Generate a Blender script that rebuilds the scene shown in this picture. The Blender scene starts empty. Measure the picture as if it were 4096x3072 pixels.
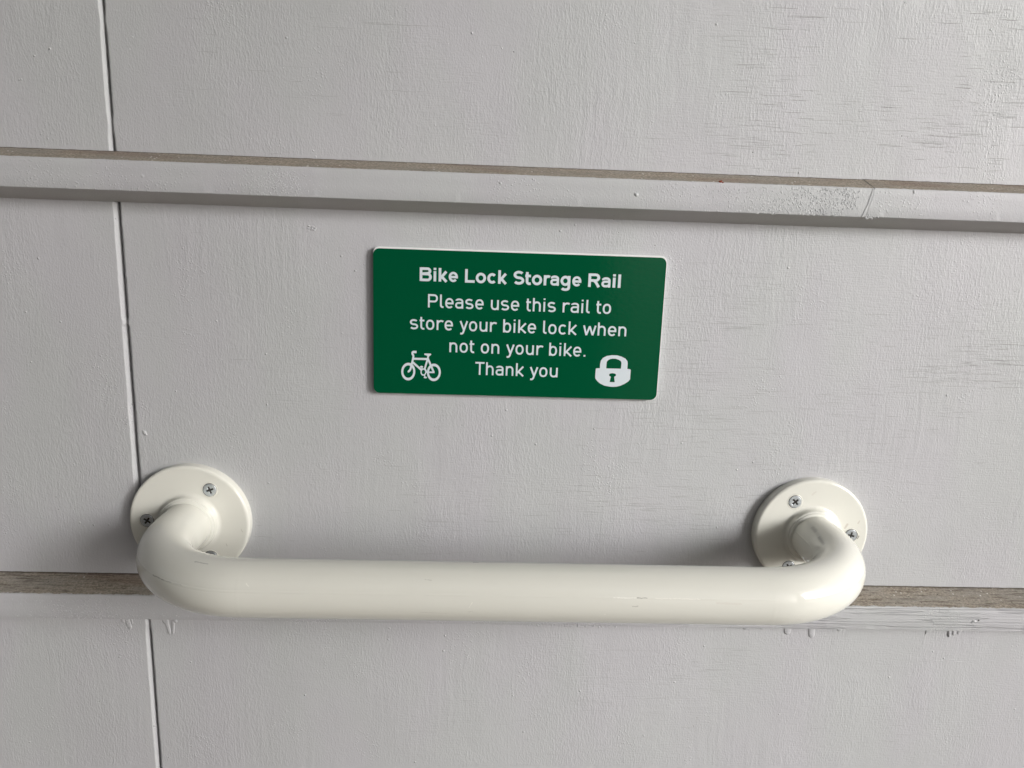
import bpy, bmesh, math, random
from mathutils import Vector, Matrix, noise
from mathutils.geometry import tessellate_polygon
random.seed(7)
S = bpy.context.scene
COL = S.collection
H0 = 1.0            # the rail sits 1 m above the ground; all wall coordinates below are mm from its left-right centre

def V(x, y, z):     # mm -> m
    return Vector((x * .001, y * .001, z * .001 + H0))

# ------------------------------------------------------------------ camera
cam_d = bpy.data.cameras.new('camera'); cam = bpy.data.objects.new('camera', cam_d); COL.objects.link(cam)
cam_d.sensor_width = 36; cam_d.lens = 25.4; cam_d.clip_start = .02; cam_d.clip_end = 200
R_ = Vector((0.99894576, -0.03119545, 0.03367795)); U_ = Vector((-0.02662451, 0.20392732, 0.97862392)); F_ = Vector((0.03739647, 0.97848888, -0.20288177))
m = Matrix((R_, U_, -F_)).transposed().to_4x4(); m.translation = V(-17.58, -497.1, 208.6)
cam.matrix_world = m
S.camera = cam

# ------------------------------------------------------------------ world, sun, exposure
SUN_AZ, SUN_EL = 53, 16          # degrees right of the wall's normal, degrees up
w = bpy.data.worlds.new('World'); S.world = w; w.use_nodes = True
nt = w.node_tree; nt.nodes.clear()
sky = nt.nodes.new('ShaderNodeTexSky'); sky.sky_type = 'NISHITA'; sky.sun_disc = False
sky.sun_elevation = math.radians(SUN_EL); sky.sun_rotation = math.radians(180 - SUN_AZ)
sky.air_density = 1.2; sky.dust_density = 3.0; sky.ozone_density = 1.0
hs = nt.nodes.new('ShaderNodeHueSaturation'); hs.inputs['Saturation'].default_value = .22
bg = nt.nodes.new('ShaderNodeBackground'); bg.inputs['Strength'].default_value = .14
wo = nt.nodes.new('ShaderNodeOutputWorld')
nt.links.new(sky.outputs[0], hs.inputs['Color']); nt.links.new(hs.outputs[0], bg.inputs[0]); nt.links.new(bg.outputs[0], wo.inputs[0])
sd = bpy.data.lights.new('sun', 'SUN'); sd.energy = 2.8; sd.angle = math.radians(17); sd.color = (1, .99, .985)
sun = bpy.data.objects.new('sun', sd); COL.objects.link(sun)
a, e = math.radians(SUN_AZ), math.radians(SUN_EL)
to_sun = Vector((math.sin(a) * math.cos(e), -math.cos(a) * math.cos(e), math.sin(e)))
sun.rotation_euler = to_sun.to_track_quat('Z', 'Y').to_euler(); sun.location = (3, -3, 3)
S.view_settings.view_transform = 'Standard'; S.view_settings.look = 'None'; S.view_settings.gamma = 1
S.view_settings.exposure = 0.05

# ------------------------------------------------------------------ node helpers
class NT:
    def __init__(s, name):
        s.m = bpy.data.materials.new(name); s.m.use_nodes = True; s.t = s.m.node_tree
        s.b = s.t.nodes['Principled BSDF']
        s.co = s.t.nodes.new('ShaderNodeTexCoord').outputs['Object']
    def set(s, k, v):
        if isinstance(v, (int, float, tuple)): s.b.inputs[k].default_value = v
        else: s.t.links.new(v, s.b.inputs[k])
    def lk(s, v, i):
        if isinstance(v, (int, float)): i.default_value = v
        elif isinstance(v, (tuple, Vector)): i.default_value = tuple(v) if len(v) == len(i.default_value) else tuple(v) + (1,)
        else: s.t.links.new(v, i)
    def map(s, sc, rot=(0, 0, 0), loc=(0, 0, 0), src=None):
        n = s.t.nodes.new('ShaderNodeMapping'); n.inputs['Scale'].default_value = sc; n.inputs['Rotation'].default_value = rot; n.inputs['Location'].default_value = loc
        s.t.links.new(src if src else s.co, n.inputs[0]); return n.outputs[0]
    def noise(s, v, scale=1, detail=2, rough=.5, dist=0, out=0):
        n = s.t.nodes.new('ShaderNodeTexNoise'); s.t.links.new(v, n.inputs['Vector'])
        n.inputs['Scale'].default_value = scale; n.inputs['Detail'].default_value = detail; n.inputs['Roughness'].default_value = rough; n.inputs['Distortion'].default_value = dist
        return n.outputs[out]
    def voro(s, v, scale=1, feat='F1', out='Distance', rnd=1):
        n = s.t.nodes.new('ShaderNodeTexVoronoi'); n.feature = feat; s.t.links.new(v, n.inputs['Vector']); n.inputs['Scale'].default_value = scale; n.inputs['Randomness'].default_value = rnd
        return n.outputs[out]
    def ma(s, op, a, b=0.0, c=0.0):
        n = s.t.nodes.new('ShaderNodeMath'); n.operation = op
        s.lk(a, n.inputs[0]); s.lk(b, n.inputs[1]); s.lk(c, n.inputs[2]); return n.outputs[0]
    def vm(s, op, a, b):
        n = s.t.nodes.new('ShaderNodeVectorMath'); n.operation = op
        s.lk(a, n.inputs[0]); s.lk(b, n.inputs[1]); return n.outputs[0] if op not in ('LENGTH', 'DOT_PRODUCT', 'DISTANCE') else n.outputs['Value']
    def rg(s, v, a, b, c=0., d=1., smooth=True):
        n = s.t.nodes.new('ShaderNodeMapRange'); n.interpolation_type = 'SMOOTHSTEP' if smooth else 'LINEAR'
        s.lk(v, n.inputs[0])
        for i, x in enumerate((a, b, c, d)): n.inputs[i + 1].default_value = x
        return n.outputs[0]
    def mix(s, f, a, b):
        n = s.t.nodes.new('ShaderNodeMix'); n.data_type = 'RGBA'
        s.lk(f, n.inputs[0]); s.lk(a, n.inputs[6]); s.lk(b, n.inputs[7]); return n.outputs[2]
    def xyz(s, src=None):
        n = s.t.nodes.new('ShaderNodeSeparateXYZ'); s.t.links.new(src if src else s.co, n.inputs[0]); return n.outputs
    def bump(s, h, dist=.001, strength=1.):
        n = s.t.nodes.new('ShaderNodeBump'); n.inputs['Strength'].default_value = strength; n.inputs['Distance'].default_value = dist
        s.t.links.new(h, n.inputs['Height']); s.t.links.new(n.outputs[0], s.b.inputs['Normal']); return n

# ------------------------------------------------------------------ materials
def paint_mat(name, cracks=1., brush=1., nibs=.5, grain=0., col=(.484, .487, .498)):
    k = NT(name)
    warp = k.noise(k.map((18, 18, 18)), 1, 2, .5, 0, 1)
    wv = k.vm('MULTIPLY', k.vm('SUBTRACT', warp, (.5, .5, .5)), (.011, 0, .004))
    cw = k.vm('ADD', k.co, wv)
    fine = k.noise(k.map((950, 950, 640)), 1, 3, .6)
    strokes = k.noise(k.map((700, 700, 210), src=cw), 1, 2.5, .55)
    wide = k.noise(k.map((150, 150, 13), src=cw), 1, 3, .65)
    swell = k.noise(k.map((60, 60, 34)), 1, 2, .5)
    patch = k.rg(k.noise(k.map((14, 14, 9), loc=(3, 1, 2)), 1, 2, .5), .38, .62)      # where the brush marks are strong
    h = k.ma('MULTIPLY', fine, .18)
    h = k.ma('MULTIPLY_ADD', strokes, k.ma('MULTIPLY_ADD', patch, .19 * brush, .12 * brush), h)
    h = k.ma('MULTIPLY_ADD', wide, k.ma('MULTIPLY', k.rg(k.noise(k.map((11, 11, 8), loc=(6, 6, 6)), 1, 2, .5), .42, .62), .34 * brush), h)
    h = k.ma('MULTIPLY_ADD', swell, .22, h)
    if cracks > 0:
        gr = k.noise(k.map((110, 110, 950), loc=(0, 0, 6)), 1, 2, .5)
        gm = k.rg(k.ma('ADD', k.noise(k.map((11, 11, 20), loc=(0, 6, 6)), 1, 2, .5), k.rg(k.xyz()[0], -.25, .30, -.12, .12, False)), .46, .60)
        h = k.ma('MULTIPLY_ADD', k.ma('MULTIPLY', gr, gm), .15, h)
    # gritty clusters and single nibs
    vd = k.voro(k.map((520, 520, 520), src=cw), 1)
    clump = k.rg(k.noise(k.map((24, 24, 15), loc=(9, 0, 5)), 1, 3, .6), .60 - .10 * nibs, .72 - .10 * nibs)
    grit = k.ma('MULTIPLY', k.rg(vd, .38, .12), clump)
    h = k.ma('MULTIPLY_ADD', grit, .16, h)
    v2 = k.t.nodes.new('ShaderNodeTexVoronoi'); k.t.links.new(k.map((95, 95, 95)), v2.inputs['Vector']); v2.inputs['Scale'].default_value = 1
    sel = k.ma('GREATER_THAN', k.xyz(v2.outputs['Color'])[0], .80)
    nib = k.ma('MULTIPLY', k.rg(v2.outputs['Distance'], .085, .02), sel)
    h = k.ma('MULTIPLY_ADD', nib, .5, h)
    # pinholes
    v3 = k.t.nodes.new('ShaderNodeTexVoronoi'); k.t.links.new(k.map((190, 190, 190), loc=(4, 2, 7)), v3.inputs['Vector']); v3.inputs['Scale'].default_value = 1
    pm = k.rg(k.noise(k.map((17, 17, 11), loc=(1, 0, 8)), 1, 3, .6), .57, .68)
    pit = k.ma('MULTIPLY', k.ma('MULTIPLY', k.rg(v3.outputs['Distance'], .10, .05), k.ma('GREATER_THAN', k.xyz(v3.outputs['Color'])[1], .5)), pm)
    h = k.ma('MULTIPLY_ADD', pit, -.5, h)
    hx = k.xyz()[0]
    crack = None
    if grain > 0:
        g = k.noise(k.map((10, 10, 900)), 1, 3, .6, .3)
        g2 = k.rg(k.ma('ABSOLUTE', k.ma('SUBTRACT', k.noise(k.map((9, 9, 330), loc=(1, 0, 1)), 1, 1, .5), .5)), .03, .008)
        gm = k.rg(k.xyz()[0], .02, .16)
        h = k.ma('MULTIPLY_ADD', k.ma('MULTIPLY', g, gm), .30 * grain, h)
        h = k.ma('MULTIPLY_ADD', k.ma('MULTIPLY', g2, gm), -.28 * grain, h)
    k.bump(h)
    tone = k.noise(k.map((9, 9, 6)), 1, 3, .55)
    tint = k.noise(k.map((16, 16, 7), loc=(5, 5, 5)), 1, 2, .5)
    c = k.mix(k.rg(tone, .3, .7), tuple(x * .965 for x in col), tuple(x * 1.035 for x in col))
    c = k.mix(k.rg(tint, .35, .65), k.mix(.5, c, (col[0] * .985, col[1] * 1.01, col[2] * .985)), k.mix(.5, c, (col[0] * 1.01, col[1] * .985, col[2] * 1.02)))
    dirt = pit if crack is None else k.ma('MAXIMUM', pit, k.ma('MULTIPLY', crack, .55))
    c = k.mix(k.ma('MULTIPLY', dirt, .75), c, (.10, .095, .09))
    k.set('Base Color', c)
    k.set('Roughness', k.rg(k.noise(k.map((40, 40, 20)), 1, 2, .5), .3, .7, .46, .58))
    k.set('Specular IOR Level', .42)
    return k.m

M_sheet = paint_mat('grey_white_wall_paint', cracks=1., brush=1.)
M_batt = paint_mat('batten_paint', cracks=0, brush=.35, nibs=1.2)
M_ledge = paint_mat('ledge_paint', cracks=0, brush=.2, nibs=1.0, grain=1.8)
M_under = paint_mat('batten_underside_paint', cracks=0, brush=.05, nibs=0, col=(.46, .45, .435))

def dusty_mat(name, streak, yfront):
    k = NT(name)
    X, Y, Z = k.xyz()
    n1 = k.noise(k.map((650, 800, 1400)), 1, 4, .7)
    n2 = k.noise(k.map((22, 60, 60)), 1, 3, .6)
    n3 = k.noise(k.map((60, 900, 1500), loc=(1, 1, 1)), 1, 4, .7)
    n4 = k.noise(k.map((12, 60, 60), loc=(4, 1, 4)), 1, 2, .5)
    c = k.mix(k.rg(n1, .3, .7), (.19, .162, .128), (.43, .38, .315))
    c = k.mix(k.ma('MULTIPLY', k.rg(n2, .35, .7), .5), c, (.27, .262, .24))
    c = k.mix(k.ma('MULTIPLY', k.rg(n3, .52, .62), .30 + .4 * streak), c, (.085, .065, .05))
    c = k.mix(k.ma('MULTIPLY', k.rg(n3, .46, .36), .35 * streak), c, (.36, .34, .31))
    c = k.mix(k.ma('MULTIPLY', k.rg(n4, .52, .68), .35), c, (.20, .125, .10))
    vd = k.t.nodes.new('ShaderNodeTexVoronoi'); k.t.links.new(k.map((300, 300, 300)), vd.inputs['Vector']); vd.inputs['Scale'].default_value = 1
    pm = k.rg(k.noise(k.map((40, 40, 40), loc=(3, 3, 3)), 1, 2, .5), .46, .60)
    s_ = k.ma('MULTIPLY', k.ma('MULTIPLY', k.rg(vd.outputs['Distance'], .26, .12), k.ma('GREATER_THAN', k.xyz(vd.outputs['Color'])[0], .70)), pm)
    c = k.mix(k.ma('MULTIPLY', s_, .85), c, (.66, .64, .6))
    dk = k.ma('MULTIPLY', k.ma('MULTIPLY', k.rg(vd.outputs['Distance'], .20, .10), k.ma('LESS_THAN', k.xyz(vd.outputs['Color'])[0], .10)), 1)
    c = k.mix(k.ma('MULTIPLY', dk, .8), c, (.04, .035, .03))
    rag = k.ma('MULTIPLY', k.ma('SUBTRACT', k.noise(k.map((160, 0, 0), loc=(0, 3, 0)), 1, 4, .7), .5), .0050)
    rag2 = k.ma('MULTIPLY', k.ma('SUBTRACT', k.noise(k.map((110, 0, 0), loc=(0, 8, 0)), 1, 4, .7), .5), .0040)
    c = k.mix(k.rg(k.ma('ADD', Y, rag2), -.0022, -.0004, 0, .75), c, (.055, .045, .035))          # corner shadow and dirt painted in as a ragged dark line
    edge = k.rg(k.ma('ADD', Y, rag), -yfront + .0008, -yfront + .0001)
    c = k.mix(k.ma('MULTIPLY', edge, .9), c, (.47, .475, .48))                                   # paint lapping over the front edge
    k.set('Base Color', c); k.set('Roughness', .9); k.set('Specular IOR Level', .2)
    k.bump(k.ma('MULTIPLY_ADD', n1, .40, k.ma('MULTIPLY_ADD', s_, .3, k.ma('MULTIPLY', n3, .35))))
    return k.m
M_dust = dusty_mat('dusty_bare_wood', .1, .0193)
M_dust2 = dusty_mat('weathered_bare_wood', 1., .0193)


def enamel_mat(name, scuffs=(), seam=False):
    k = NT(name)
    n = k.noise(k.map((420, 420, 420)), 1, 2, .5)
    n2 = k.noise(k.map((30, 60, 60)), 1, 2, .5)
    h = k.ma('MULTIPLY_ADD', k.noise(k.map((35, 260, 260)), 1, 3, .6), .05, k.ma('MULTIPLY_ADD', n, .022, k.ma('MULTIPLY', n2, .05)))
    col = (.755, .75, .685)
    tone = k.noise(k.map((20, 20, 30)), 1, 3, .6)
    c = k.mix(k.rg(tone, .3, .7), tuple(x * .985 for x in col), col)
    # tiny specks of grime and nicks
    v = k.t.nodes.new('ShaderNodeTexVoronoi'); k.t.links.new(k.map((85, 85, 85)), v.inputs['Vector']); v.inputs['Scale'].default_value = 1
    sp = k.ma('MULTIPLY', k.rg(v.outputs['Distance'], .045, .02), k.ma('GREATER_THAN', k.xyz(v.outputs['Color'])[0], .86))
    c = k.mix(k.ma('MULTIPLY', sp, .7), c, (.10, .09, .08))
    h = k.ma('MULTIPLY_ADD', sp, -.2, h)
    if seam:      # the tube's rolled seam and the two faint rings where the bends begin
        X, Y, Z = k.xyz()
        gate = k.rg(k.noise(k.map((45, 10, 10), loc=(2, 2, 2)), 1, 2, .5), .40, .55, .25, 1.)
        ln = k.ma('MULTIPLY', k.rg(k.ma('ABSOLUTE', k.ma('SUBTRACT', Z, H0 + .0057)), .0009, .0001), gate)
        h = k.ma('MULTIPLY_ADD', ln, .10, h)
        rn = k.rg(k.ma('ABSOLUTE', k.ma('SUBTRACT', k.ma('ABSOLUTE', X), .1545)), .0018, .0002)
        h = k.ma('MULTIPLY_ADD', k.ma('MULTIPLY', rn, k.rg(Y, -.08, -.10)), .035, h)
    jit = k.vm('MULTIPLY', k.vm('SUBTRACT', k.noise(k.map((500, 500, 500)), 1, 2, .5, 0, 1), (.5, .5, .5)), (.0012, .0012, .0012))
    p = k.vm('ADD', k.co, jit)
    for (A, B, wd, st, dark) in scuffs:
        A, B = Vector(A), Vector(B); d = B - A; L2 = d.length_squared
        ap = k.vm('SUBTRACT', p, tuple(A))
        t = k.ma('DIVIDE', k.vm('DOT_PRODUCT', ap, tuple(d)), L2)
        n = t.node; cl = k.t.nodes.new('ShaderNodeClamp'); k.t.links.new(t, cl.inputs[0]); t = cl.outputs[0]
        sc = k.t.nodes.new('ShaderNodeVectorMath'); sc.operation = 'SCALE'; sc.inputs[0].default_value = tuple(d); k.t.links.new(t, sc.inputs['Scale'])
        dist = k.vm('DISTANCE', ap, sc.outputs[0])
        mask = k.ma('MULTIPLY', k.rg(dist, wd, wd * .2), st * .72)
        c = k.mix(mask, c, dark)
        h = k.ma('MULTIPLY_ADD', mask, -.06, h)
    k.set('Base Color', c); k.set('Roughness', k.rg(k.noise(k.map((120, 300, 300)), 1, 3, .6), .2, .8, .05, .13, False)); k.set('Specular IOR Level', .5)
    k.bump(h)
    return k.m

def vinyl(name, col, rough, amp=.02, spec=.5):
    k = NT(name)
    n = k.noise(k.map((300, 300, 760)), 1, 3, .6)
    n2 = k.noise(k.map((40, 40, 60)), 1, 2, .5)
    k.bump(k.ma('MULTIPLY_ADD', n, amp, k.ma('MULTIPLY', n2, .03)))
    v = k.t.nodes.new('ShaderNodeTexVoronoi'); k.t.links.new(k.map((60, 60, 60)), v.inputs['Vector']); v.inputs['Scale'].default_value = 1
    sp = k.ma('MULTIPLY', k.rg(v.outputs['Distance'], .025, .01), k.ma('GREATER_THAN', k.xyz(v.outputs['Color'])[0], .8))
    k.set('Base Color', k.mix(k.ma('MULTIPLY', sp, .5), col, (.25, .5, .35)))
    k.set('Roughness', rough); k.set('Specular IOR Level', spec)
    return k.m
M_green = vinyl('green_vinyl', (.0003, .075, .030), .07, .07, .32)
M_print = vinyl('white_print', (.64, .70, .74), .30)
def plain(name, col, rough=.6, metal=0., nz=0., sc=40):
    k = NT(name)
    n = k.noise(k.map((sc, sc, sc)), 1, 4, .6)
    k.set('Base Color', k.mix(k.rg(n, .3, .7), tuple(c * (1 - nz) for c in col), tuple(min(1, c * (1 + nz)) for c in col)))
    k.set('Roughness', rough); k.set('Metallic', metal)
    return k.m
M_board = plain('white_sign_board', (.78, .79, .78), .5, 0, .03)
M_zinc = plain('zinc_plated_steel', (.66, .70, .73), .36, .8, .12, 900)
M_recess = plain('screw_recess_steel', (.16, .20, .22), .35, 1., .4, 1500)
M_core = plain('dark_wall_core', (.03, .03, .03), .9, 0, .2)
M_red = plain('rust_red_flake', (.22, .045, .02), .7, 0, .3, 900)
M_black = plain('dark_hole_shade', (.03, .028, .025), .9, 0, .3, 900)  # near-black that paints in the shade of the nail hole and screw gaps

# ------------------------------------------------------------------ object helpers
def new_obj(name, me, parent=None, mats=(), **kw):
    o = bpy.data.objects.new(name, me); COL.objects.link(o)
    if me is not None:
        for mt in mats: me.materials.append(mt)
    if parent: o.parent = parent
    for k_, v_ in kw.items(): o[k_] = v_
    return o
def from_bm(name, bm, parent=None, mats=(), smooth=None, **kw):
    me = bpy.data.meshes.new(name); bm.normal_update(); bm.to_mesh(me); bm.free()
    if smooth is not None:
        me.polygons.foreach_set('use_smooth', [True] * len(me.polygons))
        if smooth < 180: me.set_sharp_from_angle(angle=math.radians(smooth))
    return new_obj(name, me, parent, mats, **kw)
def pydata(name, vs, fs, parent=None, mats=(), mi=None, smooth=None, **kw):
    me = bpy.data.meshes.new(name); me.from_pydata([tuple(v) for v in vs], [], fs)
    if mi: me.polygons.foreach_set('material_index', mi)
    if smooth is not None:
        me.polygons.foreach_set('use_smooth', [True] * len(me.polygons))
        if smooth < 180: me.set_sharp_from_angle(angle=math.radians(smooth))
    me.update()
    return new_obj(name, me, parent, mats, **kw)

# ------------------------------------------------------------------ the wall: painted sheets with a V groove, two moulded battens
wall = new_obj('painted_wall', None, label='grey white painted sheet wall with a vertical groove and two horizontal battens', category='wall')

XJ = -262.6
def sheet(side, z0, z1, chamf, gap0, xoff, seed, yoff):
    """one sheet; its inner long edge is chamfered and slightly wavy"""
    rnd = random.Random(seed)
    n = 150
    if side < 0: xo, sgn = -1500., 1
    else: xo, sgn = 980., -1
    vs, fs = [], []
    for i in range(n + 1):
        z = z0 + (z1 - z0) * i / n
        wob = .30 * noise.noise(Vector((z * .045, seed, 0))) + .20 * noise.noise(Vector((z * .25, seed, 3)))
        bridge = noise.noise(Vector((z * .11, 7.7 + z1, 1))) > .36     # paint has bridged the gap here
        g = (.07 if bridge else gap0) * .5 + (0 if bridge else max(-.1, .10 * noise.noise(Vector((z * .6, seed, 9)))))
        xe = XJ + xoff - sgn * g
        xc = xe - sgn * (chamf + wob)
        prof = [(xo, yoff), (xc - sgn * .5, yoff), (xc, yoff + .10), (xe, yoff + chamf * 1.35), (xe, 12.), (xo, 12.)]
        vs += [V(px, py, z) for px, py in prof]
    for i in range(n):
        for j in range(5):
            q = (i * 6 + j, i * 6 + j + 1, (i + 1) * 6 + j + 1, (i + 1) * 6 + j)
            fs.append(q if sgn > 0 else q[::-1])
    cap0 = tuple(range(5, -1, -1)); cap1 = tuple(n * 6 + j for j in range(6))
    fs += [cap0, cap1] if sgn > 0 else [cap0[::-1], cap1[::-1]]
    return pydata('panel', vs, fs, wall, [M_sheet], smooth=None)
rows = [(238., 1400., 1.65, 1.3, 0.0, 0), (-60., 237.2, 2.05, 1.3, 0., 0.), (-950., -61., 1.8, 1.35, 0., 0.)]
panels = {}
for r, (z0, z1, c, g, xo, yo) in enumerate(rows):
    for side in (-1, 1):
        panels[(r, side)] = sheet(side, z0, z1, c, g, xo, 11 + r * 3, yo)
# dark core behind the sheets
def box(name, x0, x1, y0, y1, z0, z1, parent, mat, **kw):
    vs = [V(x, y, z) for z in (z0, z1) for (x, y) in ((x0, y0), (x1, y0), (x1, y1), (x0, y1))]
    fs = [(0, 3, 2, 1), (4, 5, 6, 7), (0, 1, 5, 4), (1, 2, 6, 5), (2, 3, 7, 6), (3, 0, 4, 7)]
    return pydata(name, vs, fs, parent, [mat], **kw)
box('wall_core', -1500, 980, 13., 110, -990, 1400, wall, M_core)

def batten(x0, x1, ztop, mat, seed, cut=None, label=None, amp=.10, dust=None):
    """32 mm moulding, 20 mm deep, 19 mm face, top and underside sloping back to the wall"""
    # profile from the wall's top edge, over the front, to the wall's bottom edge
    prof = [(0, 0), (-19.4, -7.0), (-19.85, -7.25), (-20, -7.7), (-20, -12.5), (-20, -18), (-20, -24.9), (-19.8, -25.35), (-19.2, -25.7), (0, -32)]
    n = max(2, int((x1 - x0) / 3.0))
    vs, fs, mi = [], [], []
    P_ = len(prof)
    for i in range(n + 1):
        t = i / n; x = x0 + (x1 - x0) * t
        for j, (py, pz) in enumerate(prof):
            xx = x
            dz = amp * noise.noise(Vector((x * .12, j // 3, seed))) + .06 * noise.noise(Vector((x * .7, j // 3, seed)))
            dy = .10 * noise.noise(Vector((x * .09, j * .7, seed + 5)))
            if j in (0, P_ - 1): dz = .22 * noise.noise(Vector((x * .20, j, seed))) ; dy = 0
            if cut:                       # the butt joint is cut crookedly
                if i == n and cut > 0: xx += 3.3 * (pz + 16) / 9 * .5 + .25 * noise.noise(Vector((pz * .5, 0, 0)))
                if i == 0 and cut < 0: xx += 3.3 * (pz + 16) / 9 * .5 + .25 * noise.noise(Vector((pz * .5, 0, 0))) + .25
            vs.append(V(xx, py + dy, ztop + pz + dz))
    for i in range(n):
        for j in range(P_ - 1):
            fs.append((i * P_ + j, i * P_ + j + 1, (i + 1) * P_ + j + 1, (i + 1) * P_ + j))
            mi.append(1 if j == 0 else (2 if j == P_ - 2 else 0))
    fs.append(tuple(range(P_ - 1, -1, -1))); mi.append(0)
    fs.append(tuple(n * P_ + j for j in range(P_))); mi.append(0)
    kw = {'label': label} if label else {}
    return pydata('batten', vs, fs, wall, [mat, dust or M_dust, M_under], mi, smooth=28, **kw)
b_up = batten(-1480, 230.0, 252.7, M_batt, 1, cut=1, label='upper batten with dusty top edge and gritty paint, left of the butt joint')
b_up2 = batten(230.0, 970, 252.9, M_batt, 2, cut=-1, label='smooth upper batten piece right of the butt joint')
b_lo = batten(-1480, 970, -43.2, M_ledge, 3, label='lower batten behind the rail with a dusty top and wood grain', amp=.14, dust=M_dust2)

# lumps of paint: nibs, drips, filler
def lump_verts(c, rx, rz, ht, rot=0, seed=0, n=8, rings=2, face_y=0.):
    """flat-bottomed blob standing on the plane y=face_y, bulging towards -y"""
    vs = []; fs = []
    vs.append((c[0], face_y - ht, c[1]))
    for r in range(1, rings + 1):
        f = r / rings
        hh = ht * math.cos(f * math.pi / 2) - (0.03 if r == rings else 0)
        for i in range(n):
            a_ = 2 * math.pi * i / n
            k_ = 1 + .35 * noise.noise(Vector((math.cos(a_) + seed * 3.1, math.sin(a_), seed)))
            x, z = rx * f * k_ * math.cos(a_), rz * f * k_ * math.sin(a_)
            vs.append((c[0] + x * math.cos(rot) - z * math.sin(rot), face_y - hh, c[1] + x * math.sin(rot) + z * math.cos(rot)))
    for i in range(n): fs.append((0, 1 + (i + 1) % n, 1 + i)[::-1])
    for r in range(rings - 1):
        for i in range(n):
            a0 = 1 + r * n + i; a1 = 1 + r * n + (i + 1) % n
            fs.append((a0, a0 + n, a1 + n, a1)[::-1][::-1])
    return vs, fs
def lumps(name, items, parent, mat, **kw):
    VV, FF = [], []
    for it in items:
        v_, f_ = lump_verts(*it)
        o_ = len(VV); VV += [V(*p) for p in v_]; FF += [tuple(i + o_ for i in f) for f in f_]
    ob = pydata(name, VV, FF, parent, [mat], smooth=180, **kw)
    bm = bmesh.new(); bm.from_mesh(ob.data); bmesh.ops.recalc_face_normals(bm, faces=bm.faces); bm.to_mesh(ob.data); bm.free()
    return ob
rnd = random.Random(3)
it = []
def lerp(a_, b_, t): return a_ + (b_ - a_) * t
# dense blistered stretch left of the butt joint: grows denser and vertically streaked to the right
for i in range(1200):
    t = rnd.random() ** .55
    x = lerp(95, 222, t); z = 236.2 + rnd.uniform(-8.6, 8.6)
    if x > 213 and z < 232: continue
    dens = lerp(.25, 1, t)
    r_ = rnd.uniform(.25, .62) * (1.0 if t < .7 else .85)
    el = lerp(1.1, 2.2, t)
    it.append(((x, z), r_, r_ * el, rnd.uniform(.08, .36) * lerp(.85, 1.1, t), rnd.uniform(-.5, .1) * t, rnd.random() * 50, 7, 2, -19.95))
for i in range(330):
    x = rnd.gauss(-152, 11); z = 236 + rnd.gauss(-1, 5)
    if abs(z - 236) > 8.5: continue
    r_ = rnd.uniform(.25, .6); it.append(((x, z), r_, r_ * 1.1, rnd.uniform(.15, .4), 0, rnd.random() * 50, 7, 2, -19.95))
for i in range(200):
    x = rnd.uniform(10, 112); z = 236.2 + rnd.uniform(-8.5, 8.5)
    r_ = rnd.uniform(.18, .4); it.append(((x, z), r_, r_ * 1.2, rnd.uniform(.08, .22), 0, rnd.random() * 50, 7, 2, -19.95))
for i in range(120):
    x = rnd.uniform(-340, 40); z = 236.2 + rnd.uniform(-8.8, 8.8)
    r_ = rnd.uniform(.12, .35); it.append(((x, z), r_, r_ * 1.2, rnd.uniform(.08, .2), 0, rnd.random() * 50, 7, 2, -19.95))
it.append(((76.4, 236.2), 1.7, 1.5, .8, 0, 4, 10, 3, -19.95)); it.append(((-235.6, 236.4), 1.5, 1.3, .35, 0, 9, 10, 3, -19.95)); it.append(((-240, 236.1), .5, .4, .3, 0, 9, 7, 2, -19.95))
lumps('paint_nibs', it, b_up, M_batt, kind='stuff')
it = [((228.5 + rnd.gauss(2.5, 2), 226.9 + rnd.gauss(0, .7)), rnd.uniform(.3, .8), rnd.uniform(.3, .9), rnd.uniform(.2, .55), 0, i, 8, 2, -19.9) for i in range(26)]
it += [((lerp(233, 335, rnd.random()), 236.3 + rnd.uniform(-8, 8)), rnd.uniform(.15, .4), rnd.uniform(.15, .5), rnd.uniform(.05, .2), 0, i, 7, 2, -19.95) for i in range(140)]
it.append(((258, 244.4), 1.2, 1.6, .6, .2, 3, 9, 2, -19.9))
lumps('paint_nibs', it, b_up2, M_batt, kind='stuff')
# ragged brush overrun: the cracked lap over the joint
VV = []; FF = []; pts = [(231.0, 245.3), (230.3, 241.5), (229.2, 238.5), (229.3, 236.8), (228.1, 233.5), (226.6, 229.6), (225.7, 227.4)]
for i, (x, z) in enumerate(pts):
    wq = .34 + .12 * math.sin(i * 2.1)
    VV += [V(x - wq - .5, -19.97, z), V(x - wq * .3, -20.55, z), V(x + wq * .5, -20.02, z)]
    if i: FF += [(3 * i - 3, 3 * i - 2, 3 * i + 1, 3 * i), (3 * i - 2, 3 * i - 1, 3 * i + 2, 3 * i + 1)]
pydata('paint_ridge', VV, FF, b_up, [M_batt], smooth=180)
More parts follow.
